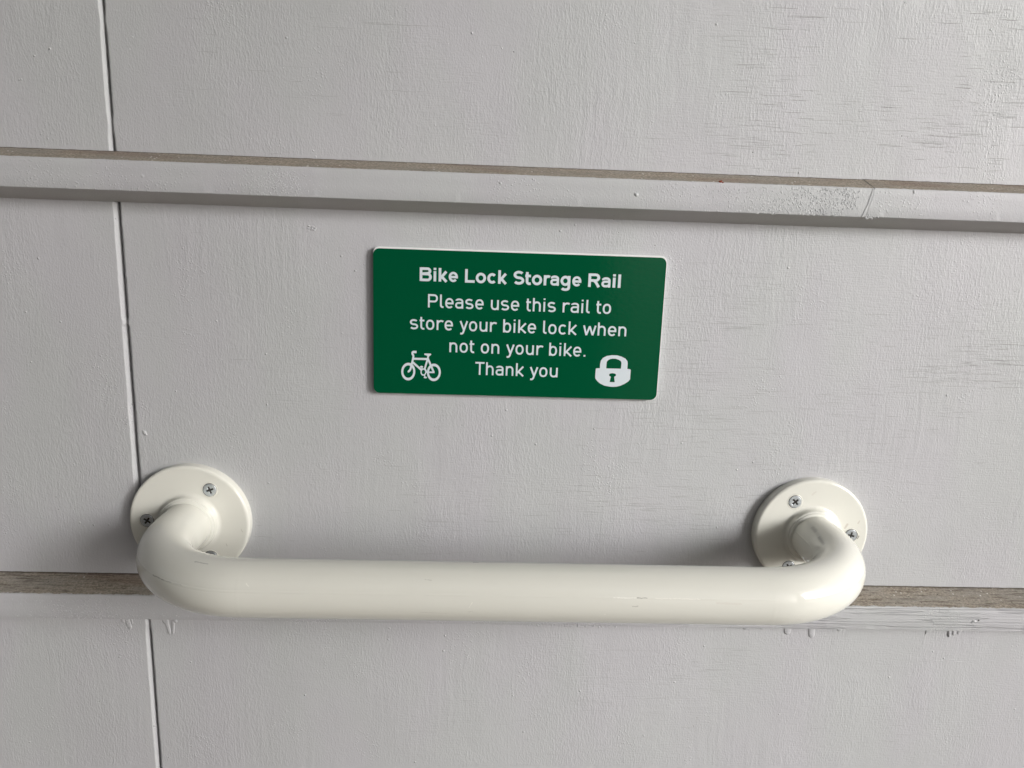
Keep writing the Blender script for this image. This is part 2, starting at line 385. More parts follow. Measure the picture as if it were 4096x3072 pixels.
# gritty paint on the lower batten
it = []
for i in range(420):
    x = rnd.choice([rnd.uniform(-350, -180), rnd.gauss(-290, 14), rnd.gauss(-300, 26)]); z = -59.6 + rnd.uniform(-9, 9)
    r_ = rnd.uniform(.15, .55); it.append(((x, z), r_ * 1.1, r_, rnd.uniform(.08, .34), rnd.uniform(-.5, .5), rnd.random() * 50, 7, 2, -19.95))
for i in range(90):
    x = rnd.uniform(-180, 340); z = -59.6 + rnd.uniform(-9, 9)
    r_ = rnd.uniform(.12, .4); it.append(((x, z), r_ * 1.1, r_, rnd.uniform(.08, .22), 0, rnd.random() * 50, 7, 2, -19.95))
for i in range(150):
    x = rnd.gauss(52, 16); z = -68.0 + rnd.gauss(0, .8)
    r_ = rnd.uniform(.25, .8); it.append(((x, z), r_ * 1.1, r_, rnd.uniform(.2, .6), 0, rnd.random() * 50, 8, 2, -19.8))
for i in range(60):
    x = rnd.gauss(-140, 9); z = -68.0 + rnd.gauss(0, .8)
    r_ = rnd.uniform(.25, .6); it.append(((x, z), r_ * 1.1, r_, rnd.uniform(.15, .4), 0, rnd.random() * 50, 8, 2, -19.8))
it.append(((-222, -59), 2.2, 1.4, .4, -.4, 33, 10, 3, -19.95)); it.append(((-217, -60), 1.7, 1.5, .35, 0, 35, 10, 3, -19.95))
lumps('paint_nibs', it, b_lo, M_ledge, kind='stuff')
lumps('filler_lump', [((349.0, -60.4), 1.9, 1.5, .9, .3, 12, 10, 3, -19.9), ((347.6, -61.3), 1.2, .9, .8, .3, 17, 9, 2, -19.9)], b_lo, M_batt, label='crumbly pale filler lump in the lower batten at the right')
lumps('nail_hole', [((352.2, -59.7), 1.1, .8, .12, .3, 2, 9, 2, -20.02)], b_lo, M_black)
lumps('rust_flake', [((130.6, 246.2), 1.3, 1.0, .9, .3, 5, 8, 2, -19.2), ((132.0, 245.6), .8, .6, .7, .3, 8, 8, 2, -19.4)], b_up, M_red, label='small rusty red flake lying on the dusty top edge')

def drip(x, ztop, length, wdt, ht, parent, lean=0., seed=0):
    ht *= .55; rs_ = random.Random(seed); length = 6.8 + (length - 6.8) * rs_.uniform(.8, 1.05)
    n = 12; rings = []
    VV, FF = [], []
    K = 10
    for i in range(K + 1):
        t = i / K
        ww = wdt * (.75 + .25 * math.sin(t * 3.0)) * (math.sqrt(max(0, 1 - ((t - .8) / .2) ** 2)) if t > .8 else 1)
        hh = ht * (.35 + .65 * t ** 1.5) * (math.sqrt(max(0, 1 - ((t - .8) / .2) ** 2)) if t > .8 else 1)
        zc = ztop - length * t; xc = x + lean * t + .45 * wdt * noise.noise(Vector((t * 3, seed, 0)))
        for j in range(9):
            a_ = math.pi * j / 8
            VV.append(V(xc - ww * math.cos(a_), .05 - (hh + .05) * math.sin(a_) ** .8, zc))
    for i in range(K):
        for j in range(8):
            FF.append((i * 9 + j, i * 9 + j + 1, (i + 1) * 9 + j + 1, (i + 1) * 9 + j)[::-1])
    return pydata('paint_drip', VV, FF, parent, [M_batt], smooth=180)
pl, pr = panels[(2, -1)], panels[(2, 1)]
drip(-278.5, -74, 16.5, 2.0, 1.1, pl, 2.2, 1); drip(-282.5, -74, 9.5, 1.6, .8, pl, 2.5, 2); drip(-275.5, -74, 11, .8, .8, pl, 1.5, 3)
drip(-250.0, -74, 20.5, 1.5, 1.3, pr, 2.6, 4); drip(-244.0, -74, 19.0, 1.1, 1.2, pr, -.8, 5); drip(-251.5, -74, 10, 2.0, .8, pr, 1.5, 6); drip(-243.5, -74, 9.3, 1.6, 1.6, pr, 1.0, 8)
drip(218.8, -74, 12, 2.9, 1.5, pr, .6, 7); drip(238.0, -74, 15.2, 2.6, 1.5, pr, .2, 8); drip(259.5, -74, 8.2, 2.2, .9, pr, 0, 9)
drip(186.5, -74, 7.8, 2.4, .9, pr, 0, 10); drip(199.5, -74, 7.6, 2.0, .8, pr, 0, 11)
drip(346.0, -74, 12.0, 1.3, 2.2, pr, .4, 12); drip(349.2, -74, 10.6, 1.3, 1.5, pr, .8, 13); drip(355.0, -74, 9.8, 1.6, .9, pr, -1.0, 14); drip(328.8, -74, 9.4, .6, 1.2, pr, -1.0, 15)
# one wandering paint curtain edge at the lower right, and single nibs on the sheets
it = []
for i in range(70):
    t = i / 69; x = lerp(318, 362, t); z = -103.2 - 2.0 * t - (1.6 if .42 < t < .62 else 0) - (1.5 if t > .82 else 0) + .5 * noise.noise(Vector((t * 9, 0, 0)))
    it.append(((x, z), .75, .36, (.08 + .10 * abs(noise.noise(Vector((t * 6, 3, 0))))), 0, i, 7, 2, .0))
for (x, z, r_) in ((345.5, -103.5, .8), (-132.2, 254, .7), (268, -118, .6)): it.append(((x, z), r_, r_, r_ * .6, 0, x, 8, 2, .0))
lumps('paint_nibs', it, pr, M_sheet, kind='stuff')
it = [((-135 + rnd.gauss(0, 1.7), 207.6 + rnd.gauss(0, 1.5)), rnd.uniform(.4, 1.0), rnd.uniform(.4, .9), rnd.uniform(.3, .9), 0, q, 8, 2, 0.) for q in range(14)] + [((-255.2, 63.6), 1.6, 2.3, .7, .5, 3, 10, 3, 0.), ((-254.0, 62.6), .5, 1.2, 1.0, .5, 3, 8, 2, 0.), ((-134.6, 206.8), 1.2, .6, .45, -.5, 2, 8, 2, 0.), ((-133.2, 208.0), .5, .8, .6, .6, 2, 8, 2, 0.)]
for i in range(60):
    it.append(((rnd.uniform(-250, 390), rnd.uniform(-30, 215)), rnd.uniform(.25, .5), rnd.uniform(.25, .6), rnd.uniform(.15, .35), 0, i, 7, 2, 0.))
lumps('paint_nibs', it, panels[(1, 1)], M_sheet, kind='stuff')
it = [((-133.6, 257.6), .55, .8, .5, .5, 3, 8, 2, 0.), ((-245, 322), .5, .5, .45, 0, 4, 8, 2, 0.)]
for i in range(46): it.append(((rnd.uniform(-250, 340), rnd.uniform(258, 370)), rnd.uniform(.22, .45), rnd.uniform(.25, .6), rnd.uniform(.15, .35), 0, i, 7, 2, 0.))
lumps('paint_nibs', it, panels[(0, 1)], M_sheet, kind='stuff')

# fine horizontal checks where the plywood face has opened through the paint
M_check = plain('open_paint_check', (.26, .258, .258), .9, 0, .2, 400)
def checks(name, clusters, z0, z1, parent, seed):
    rnd = random.Random(seed); VV, FF = [], []
    for (cx, cz, sx, sz, n, l0, l1, w0, w1) in clusters:
        for _ in range(n):
            x, z = rnd.gauss(cx, sx), rnd.gauss(cz, sz); L = rnd.uniform(l0, l1) * rnd.choice((.6, 1, 1, 1.35)); wd = rnd.uniform(w0, w1) * rnd.choice((.55, .7, .8, 1.0))
            if z < z0 + 2 or z > z1 - 2 or x - L / 2 < -256: continue
            if 98 > z > 96 : pass
            K = max(3, int(L / 2)); y = -.012 - .03 * rnd.random(); sd_ = rnd.random() * 90; o = len(VV)
            for i in range(K + 1):
                t = i / K; ww = wd * .5 * (math.sin(math.pi * min(1, max(0, t * .94 + .03))) ** .6) * (.7 + .6 * abs(noise.noise(Vector((t * L * .4, sd_, 2)))))
                zz = z + .45 * noise.noise(Vector((t * L * .12, sd_, 0))) + .12 * noise.noise(Vector((t * L * .6, sd_, 1)))
                VV += [V(x - L / 2 + L * t, y, zz - ww), V(x - L / 2 + L * t, y, zz + ww)]
            for i in range(K): FF.append((o + 2 * i, o + 2 * i + 2, o + 2 * i + 3, o + 2 * i + 1))
    return pydata(name, VV, FF, parent, [M_check], kind='stuff')
checks('paint_checks', [(165, 320, 22, 24, 75, 6, 24, .16, .36), (150, 276, 22, 10, 40, 6, 22, .16, .36), (270, 285, 40, 13, 95, 5, 20, .18, .40), (300, 345, 30, 15, 34, 5, 14, .2, .5),
    (330, 300, 14, 26, 36, 5, 16, .2, .5), (-130, 305, 55, 28, 34, 6, 26, .10, .20), (20, 300, 50, 30, 24, 5, 16, .08, .16)], 252, 400, panels[(0, 1)], 21)
checks('paint_checks', [(150, 168, 34, 16, 55, 6, 22, .12, .26), (140, 122, 28, 24, 90, 6, 26, .12, .26), (150, 62, 38, 24, 105, 6, 26, .12, .26), (120, 16, 42, 13, 60, 6, 24, .12, .32),
    (305, 152, 32, 11, 60, 5, 18, .14, .30), (338, 128, 24, 9, 60, 8, 26, .18, .42), (260, 100, 36, 9, 44, 6, 20, .12, .26), (268, 70, 30, 11, 50, 6, 22, .12, .28), (60, 62, 42, 24, 50, 5, 20, .08, .18),
    (-20, 8, 60, 15, 90, 5, 20, .10, .24), (-70, 70, 50, 34, 50, 5, 18, .08, .16), (290, 24, 38, 18, 40, 5, 18, .10, .24), (-150, 120, 40, 50, 30, 5, 18, .08, .15), (-190, -12, 22, 10, 16, 5, 14, .10, .2)], -38, 219, panels[(1, 1)], 22)
checks('paint_checks', [(100, -128, 46, 22, 70, 6, 24, .08, .20), (165, -112, 20, 7, 30, 6, 20, .10, .22), (300, -150, 40, 30, 50, 5, 18, .08, .20), (60, -172, 60, 20, 50, 6, 24, .08, .18)], -400, -78, panels[(2, 1)], 23)

# ------------------------------------------------------------------ the sign
SX0, SX1, SZ0, SZ1 = -94.6, 103.6, 97.4, 197.6
sign = new_obj('sign', None, label='green rectangular sign with white lettering about storing bike locks above the rail', category='sign')
sign.location = V((SX0 + SX1) / 2, 0, (SZ0 + SZ1) / 2)
OFF = -sign.location
def shift(o):
    o.location = OFF; return o
def rrect(x0, x1, z0, z1, r, n=8):
    pts = []
    for cx, cz, a0 in ((x1 - r, z1 - r, 0), (x0 + r, z1 - r, 90), (x0 + r, z0 + r, 180), (x1 - r, z0 + r, 270)):
        for i in range(n + 1):
            a_ = math.radians(a0 + 90 * i / n); pts.append((cx + r * math.cos(a_), cz + r * math.sin(a_)))
    return pts
def slab(name, pts, y0, y1, parent, mat, bev=0.):
    """outline pts (x,z) extruded from y0 (front, smaller) to y1"""
    bm = bmesh.new()
    f = bm.faces.new([bm.verts.new(V(x, y0, z)) for x, z in pts][::-1][::-1])
    r = bmesh.ops.extrude_face_region(bm, geom=[f]); vs = [g for g in r['geom'] if isinstance(g, bmesh.types.BMVert)]
    bmesh.ops.translate(bm, verts=vs, vec=(0, (y1 - y0) * .001, 0))
    bmesh.ops.recalc_face_normals(bm, faces=bm.faces)
    if bev:
        ed = [e_ for e_ in bm.edges if all(abs(v.co.y - y0 * .001) < 1e-7 for v in e_.verts)]
        bmesh.ops.bevel(bm, geom=ed, offset=bev * .001, segments=2, affect='EDGES')
    o = from_bm(name, bm, parent, [mat]); return o
shift(slab('board', rrect(SX0, SX1, SZ0, SZ1, 4.0), -3.85, -.4, sign, M_board, .12))
shift(slab('green_face', rrect(SX0 - .02, SX1 - .25, SZ0 + .15, SZ1 - 1.15, 4.3), -4.0, -3.86, sign, M_green))

# stroke lettering; glyph space: cap height = 1
def arc(cx, cz, rx, rz, a0, a1, n=14, ex=1.0):
    out = []
    for i in range(n + 1):
        a_ = math.radians(a0 + (a1 - a0) * i / n); c_, s_ = math.cos(a_), math.sin(a_)
        out.append((cx + rx * math.copysign(abs(c_) ** ex, c_), cz + rz * math.copysign(abs(s_) ** ex, s_)))
    return out
def glyph(ch, w, W, X=.74, bold=False):
    h = w / 2; E = .88 if not bold else 1.0
    ov = .012
    if ch in 'o': return [arc(W / 2, X / 2, W / 2 - h, X / 2 - h + ov, 0, 360, 32, E)]
    if ch == 'n' or ch == 'h':
        return [[(h, 0), (h, X if ch == 'n' else 1)], arc(W / 2, X - .27 - h + ov, W / 2 - h, .27, 180, 0, 14, E) + [(W - h, 0)]]
    if ch == 'u': return [[(W - h, 0), (W - h, X)], [(h, X)] + arc(W / 2, .27 + h - ov, W / 2 - h, .27, 180, 360, 14, E) + [(W - h, .45)]]
    if ch == 'r':
        r_ = (W - h * 1.4) / 1.55
        return [[(h, 0), (h, X)], arc(h + r_, X - .28 - h + ov, r_, .28, 178, 55, 10, 1)]
    if ch == 'b': return [[(h, 0), (h, 1)], arc(W / 2, X / 2, W / 2 - h, X / 2 - h + ov, 0, 360, 32, E)]
    if ch == 'e':
        return [[(h * 1.4, X * .49), (W - h * .6, X * .49)], [(W - h, X * .49 - h)] + arc(W / 2, X / 2, W / 2 - h, X / 2 - h + ov, 4, 318, 28, E)]
    if ch == 'c': return [arc(W / 2 + .02, X / 2, W / 2 - h + .02, X / 2 - h + ov, 44, 316, 24, E)]
    if ch == 's' or ch == 'S':
        T = X if ch == 's' else 1.0
        r = (T - w) / 4 + ov / 2; rx = W / 2 - h; q = 1.0 if bold else .92
        up = arc(W / 2, T - h - r + ov, rx * .95, r, 32, 180, 12, q) + arc(W / 2, T - h - r + ov, rx * .95, r, 180, 262, 6, q)[1:]
        lo = arc(W / 2, h + r - ov, rx, r, 82, 0, 6, q) + arc(W / 2, h + r - ov, rx, r, 0, -150, 12, q)[1:]
        return [up + lo]
    if ch == 't':
        st = W * .34
        return [[(st, .94), (st, .45)] + arc(st + .16, .20 + h - .02, .16, .20, 180, 268, 6) + [(W, h)], [(0, X - h), (W, X - h)]]
    if ch == 'i': return [[(h, 0), (h, X)], [(h, 1 - w * .85), (h, 1 + .0)]]
    if ch == 'l':
        if bold: return [[(h, 0), (h, 1)]]
        return [[(h, 1), (h, .22)] + arc(h + .14, .14 + h, .14, .14, 180, 270, 6) + [(W, h)]]
    if ch == 'k':
        return [[(h, 0), (h, 1)], [(W - h * 1.05, X + .0), (h * 1.2, .22)], [(w * 1.15, X * .50), (W - h * .85, 0)]]
    if ch == 'y':
        m_ = W / 2
        return [[(h * .95, X), (m_ + .01, .06)], [(W - h * .95, X), (m_ - .04, -.12)] + [(m_ - .09, -.19), (m_ - .16, -.215), (m_ - .26, -.22 + .01)]]
    if ch == 'w':
        return [[(h, X), (W * .27, 0)], [(W * .27, .02), (W / 2, X * .93)], [(W / 2, X * .93), (W * .73, .02)], [(W * .73, 0), (W - h, X)]]
    if ch == 'a':
        T = X
        bowl = [(W - h, T * .57)] + [(W * .52, T * .57)] + arc(W * .42, T * .57 / 2 + h * .45, W * .42 - h, T * .57 / 2 - h * .5, 90, 270, 12, .9) + [(W * .55, h * .95), (W * .75, h * 1.3), (W - h, h * 2.4)]
        return [[(h * 1.5, T - h * 2.3)] + arc(W / 2, T - h - .17 + ov, W / 2 - h, .17, 148, 0, 12, .9) + [(W - h, 0)], bowl]
    if ch == 'g':
        return [arc(W / 2 - .01, X / 2 + .01, W / 2 - h, X / 2 - h, 0, 360, 32, E), [(W - h, X)] + [(W - h, -.05)] + arc(W / 2, -.10, W / 2 - h, .165, 0, -155, 12, .9)]
    if ch == 'P': return [[(h, 0), (h, 1)], [(h, 1 - h), (W * .55, 1 - h)] + arc(W - h - .20, 1 - h - .235, .20, .235, 90, -90, 12, .95) + [(h, 1 - h - .47)]]
    if ch == 'T': return [[(0, 1 - h), (W, 1 - h)], [(W / 2, 0), (W / 2, 1)]]
    if ch == 'L': return [[(h, 0), (h, 1)], [(h, h), (W, h)]]
    if ch == 'B':
        return [[(h, 0), (h, 1)], [(h, 1 - h * .9), (W * .5, 1 - h * .9)] + arc(W - h - .20, .745, .16, 1 - h * .9 - .745, 90, -90, 10) + [(h, .525)],
                [(h, .525), (W * .55, .525)] + arc(W - h - .20, (.525 + h * .9) / 2, .20, (.525 - h * .9) / 2, 90, -90, 10) + [(h, h * .9)]]
    if ch == 'R':
        return [[(h, 0), (h, 1)], [(h, 1 - h * .9), (W * .5, 1 - h * .9)] + arc(W - h - .25, .70, .20, 1 - h * .9 - .70, 90, -90, 10) + [(h, .49)], [(W * .47, .47), (W * .62, .36), (W - h * 1.15, 0)]]
    if ch == '.': return [[(h, 0), (h, w)]]
    return []
WR = dict(o=.62, e=.63, s=.63, t=.35, r=.52, n=.60, u=.60, b=.61, i=.15, k=.64, y=.64, l=.27, a=.61, P=.74, h=.60, T=.71, w=1.0, c=.60)
SR = dict(o=(.075, .075), e=(.075, .05), s=(.06, .06), t=(.05, .05), n=(.10, .09), u=(.10, .09), h=(.10, .09), r=(.10, 0), y=(0, 0), b=(.10, .08), i=(.10, .10), k=(.10, .01), l=(.10, .05), a=(.07, .08), P=(.1, .06), T=(.03, .03), w=(.02, .0), c=(.08, .05))
WR['.'] = .16; SR['.'] = (.14, 0)
WB = dict(B=.885, i=.21, k=.66, e=.70, L=.715, o=.755, c=.675, S=.81, t=.42, r=.48, a=.66, g=.715, R=.87, l=.21)
SB = dict(B=(.07, .05), i=(.08, .08), k=(.08, .01), e=(.055, .05), L=(.07, .02), o=(.055, .055), c=(.04, .04), S=(.04, .04), t=(.02, .02), r=(.06, -.03), a=(.03, .06), g=(.05, .07), R=(.07, .02), l=(.08, .08))
class Ink:
    """flat print: ribbons a few thousandths of a millimetre apart so that no two overlap in one plane"""
    def __init__(s, y=-4.012): s.v = []; s.f = []; s.k = 0; s.y = y
    def lay(s): s.k += 1; return s.y - .0016 * (s.k % 24)
    def poly(s, pts):
        y = s.lay(); o = len(s.v); s.v += [V(x, y, z) for x, z in pts]; s.f.append(tuple(range(o, o + len(pts))))
    def ribbon(s, pts, wdt, T=lambda p: p, cap=False):
        if len(pts) < 2: return
        P_ = [Vector(p) for p in pts]; P_ = [p for i, p in enumerate(P_) if i == 0 or (p - P_[i - 1]).length > 1e-5]
        closed = (P_[0] - P_[-1]).length < 1e-4
        if closed: P_ = P_[:-1]
        n = len(P_); L, R = [], []
        for i in range(n):
            a_ = P_[(i - 1) % n] if (closed or i > 0) else P_[0]; b_ = P_[(i + 1) % n] if (closed or i < n - 1) else P_[-1]
            if i == 0 and not closed: d0 = d1 = (P_[1] - P_[0]).normalized()
            elif i == n - 1 and not closed: d0 = d1 = (P_[-1] - P_[-2]).normalized()
            else: d0 = (P_[i] - a_).normalized(); d1 = (b_ - P_[i]).normalized()
            t = (d0 + d1).normalized(); nr = Vector((-t.y, t.x)); k_ = min(1.6, 1 / max(.3, nr.dot(Vector((-d0.y, d0.x)))))
            L.append(P_[i] + nr * wdt / 2 * k_); R.append(P_[i] - nr * wdt / 2 * k_)
        y = s.lay(); o = len(s.v)
        for i in range(n):
            l_, r_ = T(L[i]), T(R[i]); s.v += [V(l_[0], y, l_[1]), V(r_[0], y, r_[1])]
        for i in range(n if closed else n - 1):
            j = (i + 1) % n; s.f.append((o + 2 * i, o + 2 * i + 1, o + 2 * j + 1, o + 2 * j))
        if cap:
            for c_ in ((P_[0], P_[-1])):
                s.poly([T(Vector((c_.x + wdt / 2 * math.cos(q * math.pi / 6), c_.y + wdt / 2 * math.sin(q * math.pi / 6)))) for q in range(12)])
    def done(s, name, **kw):
        o = pydata(name, s.v, s.f, sign, [M_print], **kw)
        bm = bmesh.new(); bm.from_mesh(o.data)
        for f in bm.faces:
            f.normal_update()
            if f.normal.y > 0: f.normal_flip()
        bm.to_mesh(o.data); bm.free(); return shift(o)
CAP = 9.08
def word(ink, txt, x0, z0, x1, z1, bold=False, cap=CAP):
    w_ = .195 if bold else .135
    Wd, Sb = (WB, SB) if bold else (WR, SR)
    pos = []; x = -Sb[txt[0]][0]
    for ch in txt:
        x += Sb[ch][0]; pos.append(x); x += Wd[ch] + Sb[ch][1]
    tot = x - Sb[txt[-1]][1]
    sc = (x1 - x0) / (tot * cap)
    for ch, px in zip(txt, pos):
        for st in glyph(ch, w_, Wd[ch], .745 if not bold else .755, bold):
            def T(p, px=px):
                u = (px + p[0]) * sc
                return (x0 + u * cap, z0 + (z1 - z0) * u / max(tot * sc, 1e-6) + p[1] * cap)
            ink.ribbon(st, w_ if not (ch in 'ae' and bold) else w_ * .88, T)
lines = [
 (1, [('Bike', -63.44, 175.7, -37.63, 175.6), ('Lock', -32.96, 175.55, -4.5, 175.45), ('Storage', -0.31, 175.4, 46.14, 175.3), ('Rail', 50.69, 175.25, 73.08, 175.25)]),
 (0, [('Please', -57.7, 157.95, -19.9, 157.7), ('use', -14.99, 157.65, 4.38, 157.55), ('this', 9.07, 157.5, 29.47, 157.4), ('rail', 34.13, 157.35, 52.75, 157.32), ('to', 57.24, 157.32, 67.44, 157.3)]),
 (0, [('store', -69.97, 142.83, -40.5, 142.7), ('your', -36.0, 142.65, -10.52, 142.5), ('bike', -6.18, 142.4, 16.49, 142.34), ('lock', 21.31, 142.25, 44.71, 142.18), ('when', 48.85, 142.15, 79.0, 142.1)]),
 (0, [('not', -42.72, 127.6, -25.67, 127.52), ('on', -21.08, 127.46, -8.3, 127.4), ('your', -3.65, 127.34, 22.04, 127.25), ('bike.', 26.15, 127.15, 51.69, 127.1)]),
 (0, [('Thank', -24.59, 112.25, 9.32, 112.1), ('you', 13.28, 112.0, 32.82, 111.95)])]
for b_, ws in lines:
    ink = Ink()
    for (t_, a0, b0, a1, b1) in ws: word(ink, t_, a0, b0, a1, b1, bool(b_))
    ink.done('lettering', label='bold white heading lettering' if b_ else 'white lettering line starting with the word ' + ws[0][0])

# bicycle symbol, drawn in its own 2000-unit frame
ink = Ink()
TB = lambda p: (-79.96 + .01858 * p[0], 133.28 + .00054 * p[0] - .01893 * p[1])
sq = 1.26     # the symbol is stretched upright on the sign
def BR(pts, wdt, cap=False): ink.ribbon([(x * sq, y) for x, y in pts], wdt, lambda p: TB((p[0] / sq, p[1])), cap)
def ell(cx, cy, rx, ry, n=44): return [(cx + rx * math.cos(2 * math.pi * i / n), cy + ry * math.sin(2 * math.pi * i / n)) for i in range(n + 1)]
BR(ell(493, 1076, 222, 280), 98); BR(ell(1443, 1107, 219, 278), 98); BR(ell(1055, 1094, 88, 112), 50)
BR([(795, 352), (690, 350), (660, 358), (642, 380), (640, 410), (655, 445), (675, 475), (680, 520), (672, 560), (640, 720), (600, 870), (590, 930), (572, 990), (545, 1035), (495, 1075)], 88)
ink.poly([TB((495 + 28 * math.cos(i * .5236), 1078 + 35 * math.sin(i * .5236))) for i in range(12)])
BR([(680, 600), (1200, 613)], 78); BR([(640, 715), (800, 855), (985, 1020)], 84); BR([(1228, 500), (1200, 640), (1098, 985)], 84)
BR([(1215, 590), (1330, 850), (1438, 1098)], 86); BR([(1140, 1098), (1300, 1102), (1468, 1108)], 58); BR([(1100, 960), (1170, 1075)], 60)
ink.poly([TB(p) for p in ((1078, 432), (1085, 410), (1100, 403), (1320, 410), (1337, 424), (1335, 448), (1310, 480), (1260, 510), (1190, 492), (1090, 455))])
BR([(980, 890), (1012, 985)], 50); ink.poly([TB(p) for p in ((925, 878), (950, 872), (980, 857), (1010, 872), (1040, 878), (1040, 922), (925, 922))])
BR([(1092, 1215), (1124, 1290)], 50); ink.poly([TB(p) for p in ((1070, 1272), (1182, 1272), (1182, 1318), (1155, 1322), (1127, 1334), (1100, 1322), (1070, 1315))])
ink.done('bicycle_symbol')
# padlock symbol with its two openings
TL = lambda p: (52.79 + .0179 * p[0] + .00106 * p[1], 131.88 + .00052 * p[0] - .01808 * p[1])
def smooth_pts(p, n=3):
    for _ in range(n - 1):
        q = []
        for i in range(len(p)):
            a_, b_ = Vector(p[i]), Vector(p[(i + 1) % len(p)])
            q += [tuple(a_.lerp(b_, .22)), tuple(a_.lerp(b_, .78))]
        p = q
    return p
outer = [(318, 770), (322, 735), (350, 715), (480, 709), (481, 700), (492, 540), (520, 420), (600, 310), (750, 235), (950, 205), (1150, 210), (1330, 260), (1480, 340), (1550, 430), (1568, 510), (1555, 725), (1552, 741), (1640, 748), (1680, 765), (1690, 800), (1675, 1000), (1665, 1150), (1600, 1230), (1450, 1330), (1280, 1405), (1130, 1440), (1000, 1446), (880, 1440), (650, 1395), (480, 1310), (370, 1210), (308, 1120), (300, 1060), (308, 900)]
hole1 = [(728, 718), (745, 490), (760, 445), (800, 400), (880, 355), (980, 338), (1100, 342), (1220, 385), (1290, 430), (1318, 470), (1325, 520), (1305, 732)]
hole2 = [(862, 1252), (912, 1050), (860, 1020), (833, 975), (860, 935), (910, 915), (975, 908), (1050, 918), (1100, 945), (1117, 985), (1095, 1020), (1040, 1050), (1062, 1262)]
loops = [[Vector((*TL(p), 0)) for p in L] for L in (outer, hole1, hole2)]
tris = tessellate_polygon(loops); flat = [v for L in loops for v in L]
ink = Ink(); y = ink.lay(); ink.v = [V(v.x, y, v.y) for v in flat]; ink.f = [tuple(t) for t in tris]
ink.done('padlock_symbol')

# ------------------------------------------------------------------ the rail
scuffs = []
SC = []   # filled below (mm): start, end, width, strength, colour
SC += [((-209.8, -97.9, 5.5), (-200.4, -104.5, 5.6), .55, .75, (.16, .16, .15)), ((-200.4, -104.5, 5.6), (-188, -110.3, 5.8), .5, .45, (.25, .25, .23)),
       ((-183.3, -101.3, 16.0), (-175.1, -104.0, 16.1), .6, .6, (.22, .22, .21)), ((-21.7, -97.0, 16.5), (-18.7, -96.7, 16.4), .7, .9, (.08, .09, .11)),
       ((-23.3, -117.8, -1.3), (-21.4, -117.7, 2.0), .35, .9, (.95, .93, .85)), ((-24.1, -117.2, -4.6), (-21.2, -117.3, -4.1), .3, .5, (.3, .29, .26)),
       ((59.8, -116.9, 5.7), (72.9, -116.8, 5.8), .4, .9, (.97, .96, .9)), ((73.6, -116.8, 5.8), (79.4, -116.9, 5.7), .35, .8, (.16, .15, .13)),
       ((83.8, -116.9, 5.7), (110, -116.9, 5.6), .35, .7, (.95, .93, .86)), ((70.8, -117.8, 0.9), (74.0, -117.8, 1.0), .45, .6, (.30, .28, .25)),
       ((-49.0, -112.0, 12.8), (-45.4, -112.5, 12.4), .5, .35, (.35, .34, .31)), ((-51.3, -117.0, -5.3), (-35.6, -116.9, -5.8), .45, .3, (.4, .37, .31)),
       ((-149.7, -114.8, 9.7), (-148.1, -115.5, 8.6), .4, .8, (.95, .93, .86)), ((215.3, -27.0, 13.9), (214.8, -32.9, 13.6), 1.9, .45, (.38, .38, .35)),
       ((213.1, -41.9, 12.9), (210.1, -54.7, 14.0), 1.7, .5, (.33, .33, .31)), ((92.3, -96.1, 16.3), (104, -98.2, 16.6), .5, .3, (.4, .38, .33)),
       ((55.3, -117.2, -4.5), (55.5, -117.2, -4.5), .5, .8, (.95, .93, .86)), ((120, -117.5, 3.5), (134, -117.4, 3.2), .9, .22, (.55, .47, .40))]
scuffs = [(tuple(V(*A)), tuple(V(*B)), w_ * .001, s_, c_) for A, B, w_, s_, c_ in SC]
M_cream = enamel_mat('cream_enamel', scuffs, True)
FS = [((-205.6, -7.3, -1.0), (-205.5, -7.3, -1.0), .5, .95, (.04, .04, .04)), ((-199.8, -7.3, -15.5), (-199.4, -7.3, -17.3), .4, .6, (.2, .17, .13)), ((-189, -7.3, -4.2), (-187.7, -7.3, -6.2), .35, .6, (.3, .25, .2)),
      ((249.2, -7.3, 5.8), (250.6, -7.3, 8.6), 1.3, .45, (.30, .20, .14)), ((258.6, -7.3, 9.4), (259.4, -7.3, 11.4), .7, .4, (.32, .22, .16)), ((259.6, -7.3, -2.2), (260.2, -7.3, -.4), .8, .9, (.05, .04, .04)), ((222, -7.3, 31), (224, -7.3, 33), 1.1, .2, (.4, .3, .24))]
M_flange = enamel_mat('cream_enamel_flange', [(tuple(V(*A)), tuple(V(*B)), w_ * .001, s_, c_) for A, B, w_, s_, c_ in FS])

rail = new_obj('grab_rail', None, label='thick cream enamelled grab rail bent at both ends, screwed to the wall below the sign', category='grab rail')
rail.location = V(0, 0, 0)
def rshift(o): o.location = -rail.location; return o
HS, SO, BR_, TR = 225., 100.9, 68.7, 16.96
cl = []
for i in range(8): cl.append((Vector((-HS, -4 - (SO - BR_ - 4) * i / 8, 0)), Vector((0, -1, 0))))
for i in range(33):
    a_ = math.pi / 2 * i / 32; cl.append((Vector((-HS + BR_ - BR_ * math.cos(a_), -(SO - BR_) - BR_ * math.sin(a_), 0)), Vector((math.sin(a_), -math.cos(a_), 0))))
L_ = HS - BR_
for i in range(1, 60): cl.append((Vector((-L_ + 2 * L_ * i / 60, -SO, 0)), Vector((1, 0, 0))))
cl2 = [(Vector((-p.x, p.y, 0)), Vector((t.x, -t.y, 0))) for p, t in cl[:41]][::-1]
cl += cl2
N = 64; vs, fs = [], []
